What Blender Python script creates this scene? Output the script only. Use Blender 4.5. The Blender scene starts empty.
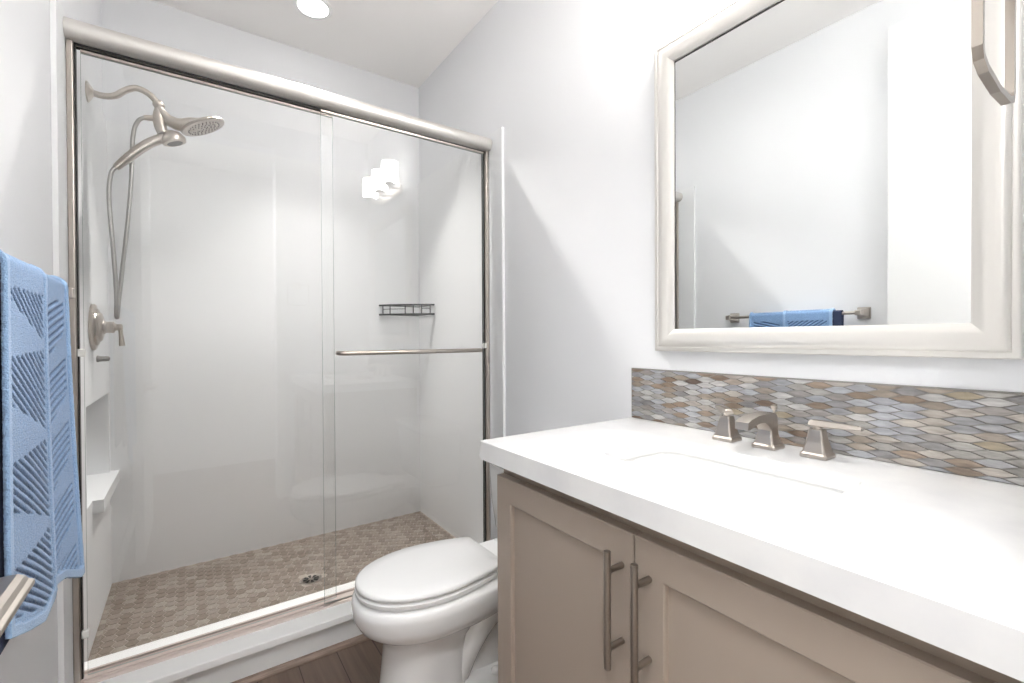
import bpy, bmesh, math, random
from mathutils import Vector, Matrix
C = bpy.context.scene
PI = math.pi
rnd = random.Random(7)

# ------------------------------------------------------------------ camera
def setup_camera():
    f, yaw, pitch, roll = 462.07, math.radians(34.89), math.radians(.46), math.radians(.286)
    sy, cy, sp, cp = math.sin(yaw), math.cos(yaw), math.sin(pitch), math.cos(pitch)
    fwd = Vector((sy*cp, cy*cp, -sp)); right = Vector((cy, -sy, 0)); down = fwd.cross(right)
    r2 = right*math.cos(roll) + down*math.sin(roll)
    d2 = down*math.cos(roll) - right*math.sin(roll)
    cam = bpy.data.cameras.new('camera'); o = bpy.data.objects.new('camera', cam)
    cam.sensor_width = 36; cam.lens = f/1024*36; cam.clip_start = .02
    up = -d2
    M = Matrix(((r2.x, up.x, -fwd.x, 0), (r2.y, up.y, -fwd.y, 0), (r2.z, up.z, -fwd.z, 1.12), (0, 0, 0, 1)))
    o.matrix_world = M
    C.collection.objects.link(o); C.camera = o
setup_camera()

# ------------------------------------------------------------------ world, lights, exposure
w = bpy.data.worlds.new('world'); C.world = w; w.use_nodes = True
w.node_tree.nodes['Background'].inputs[0].default_value = (.96, .98, 1, 1)
w.node_tree.nodes['Background'].inputs[1].default_value = .35      # weak added ambient light outside the closed hall
C.view_settings.view_transform = 'Standard'; C.view_settings.look = 'None'
C.view_settings.gamma = 1; C.view_settings.use_curve_mapping = False
C.view_settings.exposure = 0.25
SHADE_EMIT = 34.0      # frosted shades of the vanity light
CAN_SHOWER = 14.0      # watts-like strength of the recessed lamps
CAN_FILL = 2.2  # strength of the added fill can over the toilet
HALL_FILL = 41.0            # added fill lights, unseen in the hall behind the camera
try:
    C.cycles.max_bounces = 12; C.cycles.diffuse_bounces = 8; C.cycles.glossy_bounces = 6
    C.cycles.transparent_max_bounces = 16; C.cycles.sample_clamp_indirect = 6
    C.cycles.caustics_reflective = False; C.cycles.caustics_refractive = False
    C.cycles.use_denoising = True
except Exception:
    pass

# ------------------------------------------------------------------ dimensions (metres)
W, XL = 1.135, -.293          # right and left wall faces
YB, YN = 2.588, .02           # back wall, near (doorway) wall
CEIL = 2.615
SX0, SX1, SYB, SYF = -.280, 1.122, 2.575, 1.68   # shower panels: faces, front edge
PANEL_TOP = 2.04
PAN = .088

# ------------------------------------------------------------------ helpers
WL = {}
def link(o): C.collection.objects.link(o); return o
def thing(name, label, cat, loc=(0, 0, 0), group=None, kind=None):
    o = bpy.data.objects.new(name, None); link(o); o.location = loc; o.empty_display_size = .05
    WL[o.name] = Vector(loc)
    if kind: o['kind'] = kind
    else: o['label'] = label; o['category'] = cat
    if group: o['group'] = group
    return o
def tag(o, label, cat, group=None):
    o['label'] = label; o['category'] = cat
    if group: o['group'] = group
    return o
def struct(o): o['kind'] = 'structure'; return o
def obj(name, bm, mats, parent=None, smooth=True, bevel=0, seg=2, sub=0, angle=40):
    """bm is in world coordinates; the origin goes to the middle of its base"""
    bmesh.ops.recalc_face_normals(bm, faces=bm.faces)
    xs = [v.co for v in bm.verts]
    lo = Vector([min(c[i] for c in xs) for i in range(3)]); hi = Vector([max(c[i] for c in xs) for i in range(3)])
    org = Vector(((lo.x+hi.x)/2, (lo.y+hi.y)/2, lo.z))
    for v in bm.verts: v.co -= org
    me = bpy.data.meshes.new(name); bm.to_mesh(me); bm.free()
    if not isinstance(mats, (list, tuple)): mats = [mats]
    for m in mats: me.materials.append(m)
    if smooth:
        for p in me.polygons: p.use_smooth = True
        try: me.set_sharp_from_angle(angle=math.radians(angle))
        except Exception: pass
    o = bpy.data.objects.new(name, me); link(o)
    WL[o.name] = org.copy()
    if parent:
        o.parent = parent; o.location = org - WL[parent.name]
    else: o.location = org
    if bevel:
        b = o.modifiers.new('bevel', 'BEVEL'); b.width = bevel; b.segments = seg; b.limit_method = 'ANGLE'
        b.angle_limit = math.radians(35); b.harden_normals = False
    if sub:
        s = o.modifiers.new('sub', 'SUBSURF'); s.levels = s.render_levels = sub
    return o
def B(): return bmesh.new()
def box(bm, x0, x1, y0, y1, z0, z1, mi=0):
    vs = [bm.verts.new((x, y, z)) for x in (x0, x1) for y in (y0, y1) for z in (z0, z1)]
    for q in ((0, 1, 3, 2), (4, 6, 7, 5), (0, 4, 5, 1), (2, 3, 7, 6), (0, 2, 6, 4), (1, 5, 7, 3)):
        f = bm.faces.new([vs[i] for i in q]); f.material_index = mi
    return bm
def loft(bm, rings, closed=True, cap=True, mi=0):
    R = [[bm.verts.new(p) for p in r] for r in rings]
    n = len(R[0])
    for a, b in zip(R[:-1], R[1:]):
        for i in range(n if closed else n-1):
            f = bm.faces.new((a[i], a[(i+1) % n], b[(i+1) % n], b[i])); f.material_index = mi
    if cap:
        f = bm.faces.new(R[0][::-1]); f.material_index = mi
        f = bm.faces.new(R[-1]); f.material_index = mi
    return R
def prism(bm, pts, axis, a, b, mi=0):
    """extrude a polygon; axis 'y': pts are (x,z); 'x': (y,z); 'z': (x,y)"""
    def P(p, t):
        return {'y': (p[0], t, p[1]), 'x': (t, p[0], p[1]), 'z': (p[0], p[1], t)}[axis]
    return loft(bm, [[P(p, a) for p in pts], [P(p, b) for p in pts]], mi=mi)
def smooth_path(pts, n=6):
    P = [Vector(p) for p in pts]; out = []
    for i in range(len(P)-1):
        p0 = P[max(i-1, 0)]; p1 = P[i]; p2 = P[i+1]; p3 = P[min(i+2, len(P)-1)]
        for k in range(n):
            t = k/n
            out.append(.5*((2*p1) + (p2-p0)*t + (2*p0-5*p1+4*p2-p3)*t*t + (3*p1-p0-3*p2+p3)*t**3))
    out.append(P[-1]); return out
def lerp_list(vals, m):
    n = len(vals)-1; out = []
    for i in range(m):
        t = i/(m-1)*n; k = min(int(t), n-1); out.append(vals[k]*(1-(t-k)) + vals[k+1]*(t-k))
    return out
def tube(bm, pts, r, seg=14, smooth=0, cap=True, sx=1, sy=1, mi=0):
    P = smooth_path(pts, smooth) if smooth else [Vector(p) for p in pts]
    rr = lerp_list(r, len(P)) if isinstance(r, (list, tuple)) else [r]*len(P)
    T = []
    for i in range(len(P)):
        t = (P[min(i+1, len(P)-1)] - P[max(i-1, 0)]); T.append(t.normalized())
    nrm = T[0].orthogonal().normalized(); 
    if abs(T[0].y) < .9:
        nrm = (Vector((0, 1, 0)) - T[0]*T[0].y).normalized()
    rings = []
    for i in range(len(P)):
        nrm = (nrm - T[i]*nrm.dot(T[i])).normalized(); bn = T[i].cross(nrm)
        rings.append([P[i] + (nrm*math.cos(2*PI*k/seg)*sx + bn*math.sin(2*PI*k/seg)*sy)*rr[i] for k in range(seg)])
    return loft(bm, rings, cap=cap, mi=mi)
def lathe(bm, prof, origin, axis, seg=32, mi=0, cap=True):
    """prof: list of (distance along axis, radius)"""
    ax = Vector(axis).normalized(); a = ax.orthogonal().normalized(); b = ax.cross(a); o = Vector(origin)
    rings = [[o + ax*d + (a*math.cos(2*PI*k/seg) + b*math.sin(2*PI*k/seg))*max(r, 1e-4) for k in range(seg)] for d, r in prof]
    return loft(bm, rings, cap=cap, mi=mi)

# ------------------------------------------------------------------ materials
def mat(name, col, rough=.5, metal=0, spec=.5, coat=0, emit=None, estr=0):
    m = bpy.data.materials.new(name); m.use_nodes = True
    p = m.node_tree.nodes['Principled BSDF']
    p.inputs['Base Color'].default_value = (*col, 1); p.inputs['Roughness'].default_value = rough
    p.inputs['Metallic'].default_value = metal; p.inputs['Specular IOR Level'].default_value = spec
    p.inputs['Coat Weight'].default_value = coat; p.inputs['Coat Roughness'].default_value = .05
    if emit: p.inputs['Emission Color'].default_value = (*emit, 1); p.inputs['Emission Strength'].default_value = estr
    return m
def nodes(m): return m.node_tree.nodes, m.node_tree.links, m.node_tree.nodes['Principled BSDF']
def add_noise_bump(m, scale, strength, dist=.002, detail=3, stretch=(1, 1, 1)):
    N, L, P = nodes(m)
    tc = N.new('ShaderNodeTexCoord'); mp = N.new('ShaderNodeMapping'); mp.inputs['Scale'].default_value = stretch
    n = N.new('ShaderNodeTexNoise'); n.inputs['Scale'].default_value = scale; n.inputs['Detail'].default_value = detail
    b = N.new('ShaderNodeBump'); b.inputs['Strength'].default_value = strength; b.inputs['Distance'].default_value = dist
    L.new(tc.outputs['Object'], mp.inputs['Vector']); L.new(mp.outputs[0], n.inputs['Vector'])
    L.new(n.outputs[0], b.inputs['Height']); L.new(b.outputs[0], P.inputs['Normal'])
    return n
def vary(m, c1, c2, scale, stretch=(1, 1, 1), detail=3, lo=.35, hi=.65):
    N, L, P = nodes(m)
    tc = N.new('ShaderNodeTexCoord'); mp = N.new('ShaderNodeMapping'); mp.inputs['Scale'].default_value = stretch
    n = N.new('ShaderNodeTexNoise'); n.inputs['Scale'].default_value = scale; n.inputs['Detail'].default_value = detail
    r = N.new('ShaderNodeValToRGB'); r.color_ramp.elements[0].position = lo; r.color_ramp.elements[1].position = hi
    r.color_ramp.elements[0].color = (*c1, 1); r.color_ramp.elements[1].color = (*c2, 1)
    L.new(tc.outputs['Object'], mp.inputs['Vector']); L.new(mp.outputs[0], n.inputs['Vector'])
    L.new(n.outputs[0], r.inputs[0]); L.new(r.outputs[0], P.inputs['Base Color'])
def srgb(r, g, b):
    f = lambda c: (c/255/12.92) if c/255 <= .04045 else ((c/255+.055)/1.055)**2.4
    return (f(r), f(g), f(b))

M_wall = mat('wall_paint', srgb(233, 234, 236), .75); add_noise_bump(M_wall, 220, .06, .001)
M_ceil = mat('ceiling_paint', srgb(252, 250, 248), .85)
M_trim = mat('white_trim_paint', srgb(246, 246, 245), .35)
M_panel = mat('shower_panel', srgb(236, 237, 238), .6, spec=.15)
M_quartz = mat('white_quartz', srgb(228, 228, 228), .22); vary(M_quartz, srgb(231, 231, 230), srgb(220, 220, 221), 9, (1, 1, 1), 6, .45, .75)
M_curb = mat('curb_slab_white', srgb(250, 250, 249), .3)
M_pull = mat('dark_brushed_nickel', srgb(158, 150, 142), .28, 1)
M_porc = mat('porcelain', srgb(243, 243, 242), .08, coat=.5)
M_seat = mat('toilet_seat_plastic', srgb(245, 245, 244), .22)
M_taupe = mat('taupe_paint', srgb(162, 149, 137), .42); add_noise_bump(M_taupe, 300, .03, .0005)
M_taupe2 = mat('taupe_carcass', srgb(150, 136, 123), .5)
M_nickel = mat('brushed_nickel', srgb(196, 188, 180), .3, 1); add_noise_bump(M_nickel, 60, .05, .0005, 2, (1, 1, 30))
M_nickel_h = mat('brushed_nickel_header', srgb(216, 213, 209), .45, .85); add_noise_bump(M_nickel_h, 60, .05, .0005, 2, (.5, 30, 30))
M_sill = mat('anodised_sill', srgb(206, 193, 186), .55, .15)
M_hose = mat('metal_hose', srgb(180, 178, 176), .3, 1)
M_dark = mat('dark_gasket', srgb(38, 36, 34), .5)
M_black = mat('black_wire', srgb(28, 29, 31), .4)
M_clip = mat('clear_white_plastic', srgb(232, 232, 228), .3)
M_mirror = mat('mirror_silver', (.93, .95, .95), .0, 1)
M_frame = mat('mirror_frame_champagne', srgb(222, 219, 214), .28, .4); 
M_mould = mat('shoe_moulding_wood', srgb(128, 110, 98), .5); vary(M_mould, srgb(118, 100, 88), srgb(140, 122, 110), 6, (3, 40, 40))
M_grout = mat('floor_grout', srgb(190, 180, 170), .8)
M_bgrout = mat('mosaic_grout', srgb(134, 130, 126), .7)
M_lens = mat('lamp_lens', (1, 1, 1), .5, emit=(1, .98, .95), estr=14)
M_shade = mat('frosted_shade', (1, 1, 1), .4, emit=(1, .975, .94), estr=SHADE_EMIT)
M_navy = mat('navy_terry', srgb(42, 52, 78), .95); add_noise_bump(M_navy, 500, .6, .003)
M_glassedge = mat('glass_edge', srgb(176, 190, 186), .15)

def glass_mat():
    m = bpy.data.materials.new('shower_glass'); m.use_nodes = True
    N, L = m.node_tree.nodes, m.node_tree.links; N.clear()
    out = N.new('ShaderNodeOutputMaterial'); mix = N.new('ShaderNodeMixShader')
    t = N.new('ShaderNodeBsdfTransparent'); t.inputs[0].default_value = (.99, .993, .991, 1)
    g = N.new('ShaderNodeBsdfGlossy'); g.inputs['Roughness'].default_value = 0; g.inputs[0].default_value = (1, 1, 1, 1)
    fr = N.new('ShaderNodeFresnel'); fr.inputs['IOR'].default_value = 1.5
    L.new(fr.outputs[0], mix.inputs[0]); L.new(t.outputs[0], mix.inputs[1]); L.new(g.outputs[0], mix.inputs[2])
    L.new(mix.outputs[0], out.inputs[0]); return m
M_glass = glass_mat()

def attr_mat(name, rough, spec=.5, coat=0, noise=0, nscale=60, stretch=(1, 1, 1)):
    """colour per tile from a colour attribute, with a little mottling"""
    m = bpy.data.materials.new(name); m.use_nodes = True
    N, L, P = nodes(m)
    a = N.new('ShaderNodeVertexColor'); a.layer_name = 'tile'
    P.inputs['Roughness'].default_value = rough; P.inputs['Coat Weight'].default_value = coat
    if noise:
        tc = N.new('ShaderNodeTexCoord'); mp = N.new('ShaderNodeMapping'); mp.inputs['Scale'].default_value = stretch
        n = N.new('ShaderNodeTexNoise'); n.inputs['Scale'].default_value = nscale; n.inputs['Detail'].default_value = 4
        mr = N.new('ShaderNodeMapRange'); mr.inputs[1].default_value = .3; mr.inputs[2].default_value = .7
        mr.inputs[3].default_value = 1-noise; mr.inputs[4].default_value = 1+noise
        h = N.new('ShaderNodeHueSaturation')
        L.new(tc.outputs['Object'], mp.inputs['Vector']); L.new(mp.outputs[0], n.inputs['Vector'])
        L.new(n.outputs[0], mr.inputs[0]); L.new(mr.outputs[0], h.inputs['Value'])
        L.new(a.outputs[0], h.inputs['Color']); L.new(h.outputs[0], P.inputs['Base Color'])
    else: L.new(a.outputs[0], P.inputs['Base Color'])
    return m
M_hex = attr_mat('hex_tile', .4, noise=.14, nscale=70)
M_mosaic = attr_mat('mosaic_tile', .12, coat=.4, noise=.2, nscale=30, stretch=(1, 1, 5))

def wood_floor():
    m = bpy.data.materials.new('wood_plank_floor'); m.use_nodes = True
    N, L, P = nodes(m)
    tc = N.new('ShaderNodeTexCoord'); mp = N.new('ShaderNodeMapping'); mp.inputs['Rotation'].default_value = (0, 0, PI/2)
    br = N.new('ShaderNodeTexBrick'); br.inputs['Scale'].default_value = 1; br.inputs['Brick Width'].default_value = 1.1
    br.inputs['Row Height'].default_value = .125; br.inputs['Mortar Size'].default_value = .0016; br.offset = .37
    br.inputs['Color1'].default_value = (*srgb(128, 110, 98), 1); br.inputs['Color2'].default_value = (*srgb(108, 92, 82), 1)
    br.inputs['Mortar'].default_value = (*srgb(60, 50, 44), 1)
    m2 = N.new('ShaderNodeMapping'); m2.inputs['Scale'].default_value = (60, 3, 1)
    n = N.new('ShaderNodeTexNoise'); n.inputs['Scale'].default_value = 1; n.inputs['Detail'].default_value = 6
    mx = N.new('ShaderNodeMix'); mx.data_type = 'RGBA'; mx.blend_type = 'MULTIPLY'; mx.inputs[0].default_value = .55
    r = N.new('ShaderNodeValToRGB'); r.color_ramp.elements[0].position = .3; r.color_ramp.elements[1].position = .65
    r.color_ramp.elements[0].color = (.45, .42, .4, 1); r.color_ramp.elements[1].color = (1.0, 1.0, 1.0, 1)
    L.new(tc.outputs['Object'], mp.inputs[0]); L.new(mp.outputs[0], br.inputs[0])
    L.new(tc.outputs['Object'], m2.inputs[0]); L.new(m2.outputs[0], n.inputs['Vector']); L.new(n.outputs[0], r.inputs[0])
    L.new(br.outputs[0], mx.inputs[6]); L.new(r.outputs[0], mx.inputs[7]); L.new(mx.outputs[2], P.inputs['Base Color'])
    P.inputs['Roughness'].default_value = .42
    return m
M_wood = wood_floor()

def terry_mat():
    m = bpy.data.materials.new('blue_terry'); m.use_nodes = True
    N, L, P = nodes(m)
    a = N.new('ShaderNodeVertexColor'); a.layer_name = 'tile'
    n = N.new('ShaderNodeTexNoise'); n.inputs['Scale'].default_value = 420; n.inputs['Detail'].default_value = 3
    tc = N.new('ShaderNodeTexCoord'); L.new(tc.outputs['Object'], n.inputs['Vector'])
    b = N.new('ShaderNodeBump'); b.inputs['Strength'].default_value = .8; b.inputs['Distance'].default_value = .003
    L.new(n.outputs[0], b.inputs['Height']); L.new(b.outputs[0], P.inputs['Normal'])
    L.new(a.outputs[0], P.inputs['Base Color'])
    P.inputs['Roughness'].default_value = .95; P.inputs['Sheen Weight'].default_value = .35
    P.inputs['Specular IOR Level'].default_value = .1
    return m
M_terry = terry_mat()

# ------------------------------------------------------------------ the room
T = .1
struct(obj('floor', box(B(), XL, W, -.1, SYF+.045, -.05, 0), M_wood, smooth=False))
struct(obj('ceiling', box(B(), XL-T, W+T, -.1, YB+T, CEIL, CEIL+.05), M_ceil, smooth=False))
struct(obj('wall_right', box(B(), W, W+T, -.1, YB+T, -.05, CEIL), M_wall, smooth=False))
# the left wall stands behind the recess of the soap niche
struct(obj('wall_left', box(B(), XL-T, XL, -.1, SYF+.02, -.05, CEIL), M_wall, smooth=False))
bm = B(); box(bm, XL-T, XL, SYF+.02, YB, PANEL_TOP-.02, CEIL); box(bm, XL-T-.06, XL-T, SYF+.02, YB, -.05, PANEL_TOP-.02)
struct(obj('wall_left_upper', bm, M_wall, smooth=False))
struct(obj('wall_back', box(B(), XL-T, W, YB, YB+T, -.05, CEIL), M_wall, smooth=False))
DX0, DX1, DH = -.235, .50, 2.44     # doorway in the near wall
M_hall = mat('hall_paint', srgb(240, 239, 237), .8)
bm = B(); box(bm, -1.3, 1.8, -1.3, -1.2, 0, CEIL); box(bm, -1.4, -1.3, -1.3, -.1, 0, CEIL); box(bm, 1.8, 1.9, -1.3, -.1, 0, CEIL)
box(bm, -1.3, XL, -.1, -.05, 0, CEIL); box(bm, W, 1.8, -.1, -.05, 0, CEIL)
struct(obj('wall_hall', bm, M_hall, smooth=False))
struct(obj('ceiling_hall', box(B(), -1.4, 1.9, -1.3, -.1, CEIL, CEIL+.05), M_hall, smooth=False))
struct(obj('floor_hall', box(B(), -1.4, 1.9, -1.3, -.1, -.05, 0), M_wood, smooth=False))
bm = B(); box(bm, XL, DX0, -.1, YN, 0, CEIL); box(bm, DX1, W, -.1, YN, 0, CEIL); box(bm, DX0, DX1, -.1, YN, DH, CEIL)
struct(obj('wall_near', bm, M_wall, smooth=False))
bm = B(); box(bm, DX1, DX1+.045, YN, YN+.012, 0, DH+.05); box(bm, DX0, DX1, YN, YN+.012, DH, DH+.05)
struct(obj('trim_1', bm, M_trim, smooth=False, bevel=.003))
bm = B(); box(bm, W-.012, W, .98, SYF, 0, .10)
struct(obj('baseboard_right', bm, M_trim, smooth=False, bevel=.003))
bm = B(); box(bm, XL, XL+.012, YN, SYF, 0, .10)
struct(obj('baseboard_left', bm, M_trim, smooth=False, bevel=.003))

for hx in (-.30, .75):  # added unseen area lights, tilted to send fill through the doorway
    ld = bpy.data.lights.new('hall_fill_light', 'AREA'); ld.shape = 'RECTANGLE'; ld.size = 1.0; ld.size_y = .13; ld.energy = HALL_FILL; ld.color = (.97, .98, 1)
    lo = bpy.data.objects.new('hall_fill_light', ld); link(lo); lo.location = (hx, -.19, CEIL-.048); lo.rotation_euler = (math.radians(38), 0, 0)
# shower panels
bm = B(); box(bm, XL+.001, W-.001, SYB, YB, PAN-.02, PANEL_TOP)
struct(obj('wall_shower_back', bm, M_panel, smooth=False))
bm = B(); box(bm, SX1, W, SYF, SYB, 0, PANEL_TOP)
struct(obj('wall_shower_right', bm, M_panel, smooth=False, bevel=.0015))
# left panel with a moulded recess (y 2.03-2.52, z .565-.90) and a shelf lip
ny0, ny1, nz0, nz1, nd = 2.03, 2.545, .565, .90, SX0-.075
bm = B()
xo = SX0-.012
for (a, b, c, d) in ((SYF, ny0, 0, PANEL_TOP), (ny1, SYB, 0, PANEL_TOP), (ny0, ny1, 0, nz0), (ny0, ny1, nz1, PANEL_TOP)):
    box(bm, xo, SX0, a, b, c, d)
box(bm, nd-.006, nd, ny0-.006, ny1+.006, nz0-.006, nz1+.006)
box(bm, nd, xo, ny0-.006, ny0, nz0-.006, nz1+.006); box(bm, nd, xo, ny1, ny1+.006, nz0-.006, nz1+.006)
box(bm, nd, xo, ny0, ny1, nz1, nz1+.006); box(bm, nd, xo, ny0, ny1, nz0-.006, nz0)
# shelf lip: slopes out from the panel
prism(bm, [(ny0+.10, nz0-.045), (SYB, nz0-.045), (SYB, nz0), (ny0+.10, nz0)], 'x', SX0, SX0+.030)
struct(obj('wall_shower_left', bm, M_panel, smooth=False))

# curb
bm = B(); box(bm, XL, W, 1.727, 1.90, 0, .10)
struct(obj('trim_2', bm, mat('curb_paint', srgb(236, 237, 236), .5), smooth=False))
bm = B(); box(bm, SX0+.001, SX1-.001, 1.702, 1.925, .10, .125)
struct(obj('trim_3', bm, M_curb, smooth=False, bevel=.003))
bm = B(); prism(bm, [(1.709, 0), (1.727, 0), (1.727, .019), (1.721, .019), (1.712, .012), (1.709, .006)], 'x', XL+.012, W-.012)
struct(obj('trim_4', bm, M_mould))

def set_tile_colors(me, cols, nf):
    a = me.color_attributes.new('tile', 'FLOAT_COLOR', 'CORNER')
    for p in me.polygons:
        c = cols[nf[p.index]] if p.index < len(nf) else cols[-1]
        for li in p.loop_indices: a.data[li].color = (*c, 1)

# hexagon-tiled shower pan: grout slab with low hexagonal tiles in one mesh
def hex_floor():
    bm = B(); face_tile = []
    box(bm, SX0+.001, SX1-.001, 1.88, SYB-.001, 0, PAN-.0015, 1); face_tile += [0]*6
    cols = [srgb(170, 160, 150)]
    s = .0385; R_ = (s-.0035)/math.sqrt(3); colp = s*math.sqrt(3)/2
    i = 0; x = SX0+.01
    while x < SX1:
        y = 1.93 + (s/2 if i % 2 else 0) - s
        while y < SYB+.02:
            pts = [(x+R_*math.cos(k*PI/3), y+R_*math.sin(k*PI/3)) for k in range(6)]
            pts = [(min(max(px, SX0+.002), SX1-.002), min(max(py, 1.926), SYB-.002)) for px, py in pts]
            ar = abs(sum(pts[k][0]*pts[(k+1) % 6][1]-pts[(k+1) % 6][0]*pts[k][1] for k in range(6)))/2
            if ar > R_*R_*.5:
                cl = []
                for p in pts:
                    if not cl or (abs(p[0]-cl[-1][0])+abs(p[1]-cl[-1][1]) > 1e-5): cl.append(p)
                if abs(cl[0][0]-cl[-1][0])+abs(cl[0][1]-cl[-1][1]) < 1e-5: cl.pop()
                if len(cl) >= 3 and (x-.418)**2+(y-2.116)**2 > .05**2:
                    n0 = len(bm.faces)
                    prism(bm, cl, 'z', PAN-.002, PAN)
                    v = rnd.uniform(-1, 1); k = rnd.random()
                    base = (141+13*v, 129+13*v, 119+13*v) if k < .8 else (156+8*v, 146+8*v, 137+8*v)
                    cols.append(srgb(*base)); face_tile += [len(cols)-1]*(len(bm.faces)-n0)
            y += s
        x += colp; i += 1
    bm.faces.ensure_lookup_table()
    o = obj('floor_shower', bm, [M_hex, M_grout], smooth=False)
    set_tile_colors(o.data, cols, face_tile)
    return struct(o)
hex_floor()

# ------------------------------------------------------------------ shower drain
t = thing('shower_drain', 'small round metal drain grate in the brown hexagon-tiled shower floor', 'drain', (.418, 2.116, PAN))
bm = B(); lathe(bm, [(-.004, .044), (.001, .046), (.003, .044), (.003, .036), (.0015, .034)], (.418, 2.116, PAN), (0, 0, 1), 40)
obj('rim', bm, M_nickel, t)
bm = B()
for k in range(8):
    a = k*PI/4; d = Vector((math.cos(a), math.sin(a))); n = Vector((-d.y, d.x))
    p0 = Vector((.418, 2.116))+d*.012; p1 = Vector((.418, 2.116))+d*.031
    prism(bm, [tuple(p0-n*.003), tuple(p1-n*.006), tuple(p1+n*.006), tuple(p0+n*.003)], 'z', PAN+.0012, PAN+.003)
obj('slots', bm, M_dark, t)

# ------------------------------------------------------------------ sliding shower door: frame
t = thing('shower_door_frame', 'brushed nickel frame of the sliding glass shower door, header over two jambs', 'door frame', (.42, 1.80, .125))
# header: bull-nosed front
prof = [(1.824, 1.968), (1.775, 1.968), (1.764, 1.973), (1.757, 1.984), (1.755, 1.996), (1.758, 2.008), (1.766, 2.018), (1.778, 2.024), (1.824, 2.024)]
obj('header', prism(B(), prof, 'x', SX0, SX1+.0) and None or (lambda b: (prism(b, prof, 'x', SX0+.0005, SX1-.0005), b)[1])(B()), M_nickel_h, t)
bm = B(); box(bm, SX0+.016, SX1-.014, 1.797, 1.800, 1.962, 1.968); box(bm, SX0+.016, SX1-.014, 1.820, 1.823, 1.962, 1.968)
obj('channel', bm, M_dark, t)
for (a, b, g0, g1) in ((SX0+.0005, SX0+.015, SX0+.015, SX0+.018), (SX1-.013, SX1-.0005, SX1-.017, SX1-.013)):
    j = obj('jamb', box(B(), a, b, 1.786, 1.826, .133, 1.968), M_nickel, t, smooth=False, bevel=.002)
    obj('gasket', box(B(), g0, g1, 1.806, 1.824, .133, 1.966), M_dark, j, smooth=False)
bm = B(); prism(bm, [(1.785, .125), (1.858, .125), (1.858, .130), (1.846, .140), (1.838, .140), (1.838, .133), (1.803, .133), (1.803, .139), (1.797, .139), (1.797, .133), (1.788, .131)], 'x', SX0+.001, SX1-.001)
obj('sill_track', bm, M_sill, t, smooth=False)
for (x, y, z) in ((SX0+.024, 1.797, 1.083), (SX1-.019, 1.797, 1.085), (SX0+.026, 1.797, .27)):
    b = obj('bumper', box(B(), x-.009, x+.009, y-.006, y+.010, z-.011, z+.011), M_clip, t, smooth=False, bevel=.003)
    b['label'] = 'white plastic bumper'

def glass_door(name, label, x0, x1, y):
    t = thing(name, label, 'shower door', ((x0+x1)/2, y, .14), None)
    g = B(); box(g, x0, x1, y-.003, y+.003, .142, 1.948)
    for f in g.faces:
        n = f.calc_center_median()
        if abs(n.y-y) < .002: f.material_index = 1
    obj('glass_pane', g, [M_glass, M_glassedge], t, smooth=False)
    r = B(); box(r, x0, x1, y-.005, y+.005, 1.950, 1.957)
    obj('top_rail', r, M_nickel, t, smooth=False)
    return t
t = glass_door('glass_door', 'front sliding glass panel on the right, with a long nickel towel bar across it', .399, 1.092, 1.788)
bm = B(); tube(bm, [(.452, 1.784, 1.066), (.452, 1.760, 1.066), (.458, 1.748, 1.066), (.470, 1.744, 1.066), (1.040, 1.744, 1.066), (1.052, 1.748, 1.066), (1.058, 1.760, 1.066), (1.058, 1.784, 1.066)], .0085, 14)
obj('pull_bar', bm, M_nickel, t)
glass_door('glass_door', 'rear sliding glass panel on the left, plain, in front of the shower head', -.252, .446, 1.811)

# ------------------------------------------------------------------ shower fittings
YS = 2.12
def sp(x, z, y=YS): return (x, y, z)
t = thing('rain_shower', 'brushed nickel rain shower head on a curved arm high on the left shower wall', 'shower head', (SX0, YS, 1.965))
bm = B(); lathe(bm, [(0, .034), (.004, .034), (.010, .024), (.016, .014), (.018, .012)], sp(SX0, 1.965), (1, 0, 0)); obj('flange', bm, M_nickel, t)
bm = B(); tube(bm, [sp(SX0+.01, 1.965), sp(-.235, 1.963), sp(-.205, 1.974), sp(-.178, 2.000), sp(-.150, 2.016), sp(-.120, 2.010), sp(-.098, 1.992), sp(-.086, 1.970)], .0105, 14, 5); obj('arm', bm, M_nickel, t)
bm = B()
lathe(bm, [(0, .014), (.004, .017), (.020, .017), (.024, .014)], sp(-.092, 1.984), (.55, 0, -.83), 20)
obj('swivel_nut', bm, M_nickel, t)
bm = B()
tube(bm, [sp(-.084, 1.968), sp(-.074, 1.945), sp(-.054, 1.925), sp(-.022, 1.918), sp(.012, 1.928), sp(.045, 1.941)], [.015, .022, .027, .031, .034, .026], 20, 4, sy=.72)
tube(bm, [sp(-.082, 1.958), sp(-.084, 1.925), sp(-.080, 1.895), sp(-.074, 1.874)], [.016, .021, .020, .017], 18, 4)
tube(bm, [sp(-.080, 1.925), sp(-.105, 1.921), sp(-.128, 1.918)], [.010, .010, .009], 14)
obj('diverter_body', bm, M_nickel, t)
ax = Vector((math.sin(math.radians(27)), 0, -math.cos(math.radians(27))))
bm = B(); lathe(bm, [(-.014, .022), (-.011, .045), (-.006, .066), (0, .0765), (.005, .0775), (.009, .075), (.010, .070)], sp(.047, 1.934), tuple(ax), 40)
rh = obj('rain_disc', bm, M_nickel, t)
bm = B()
a1 = ax.orthogonal().normalized(); a2 = ax.cross(a1)
for ring, n in ((.012, 6), (.026, 12), (.040, 18), (.054, 26)):
    for k in range(n):
        p = Vector(sp(.047, 1.934)) + ax*.0098 + (a1*math.cos(2*PI*k/n)+a2*math.sin(2*PI*k/n))*ring
        lathe(bm, [(0, .0024), (.003, .0018)], p, tuple(ax), 6)
obj('nozzles', bm, mat('rubber_nozzle', srgb(120, 116, 112), .6), rh)

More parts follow.
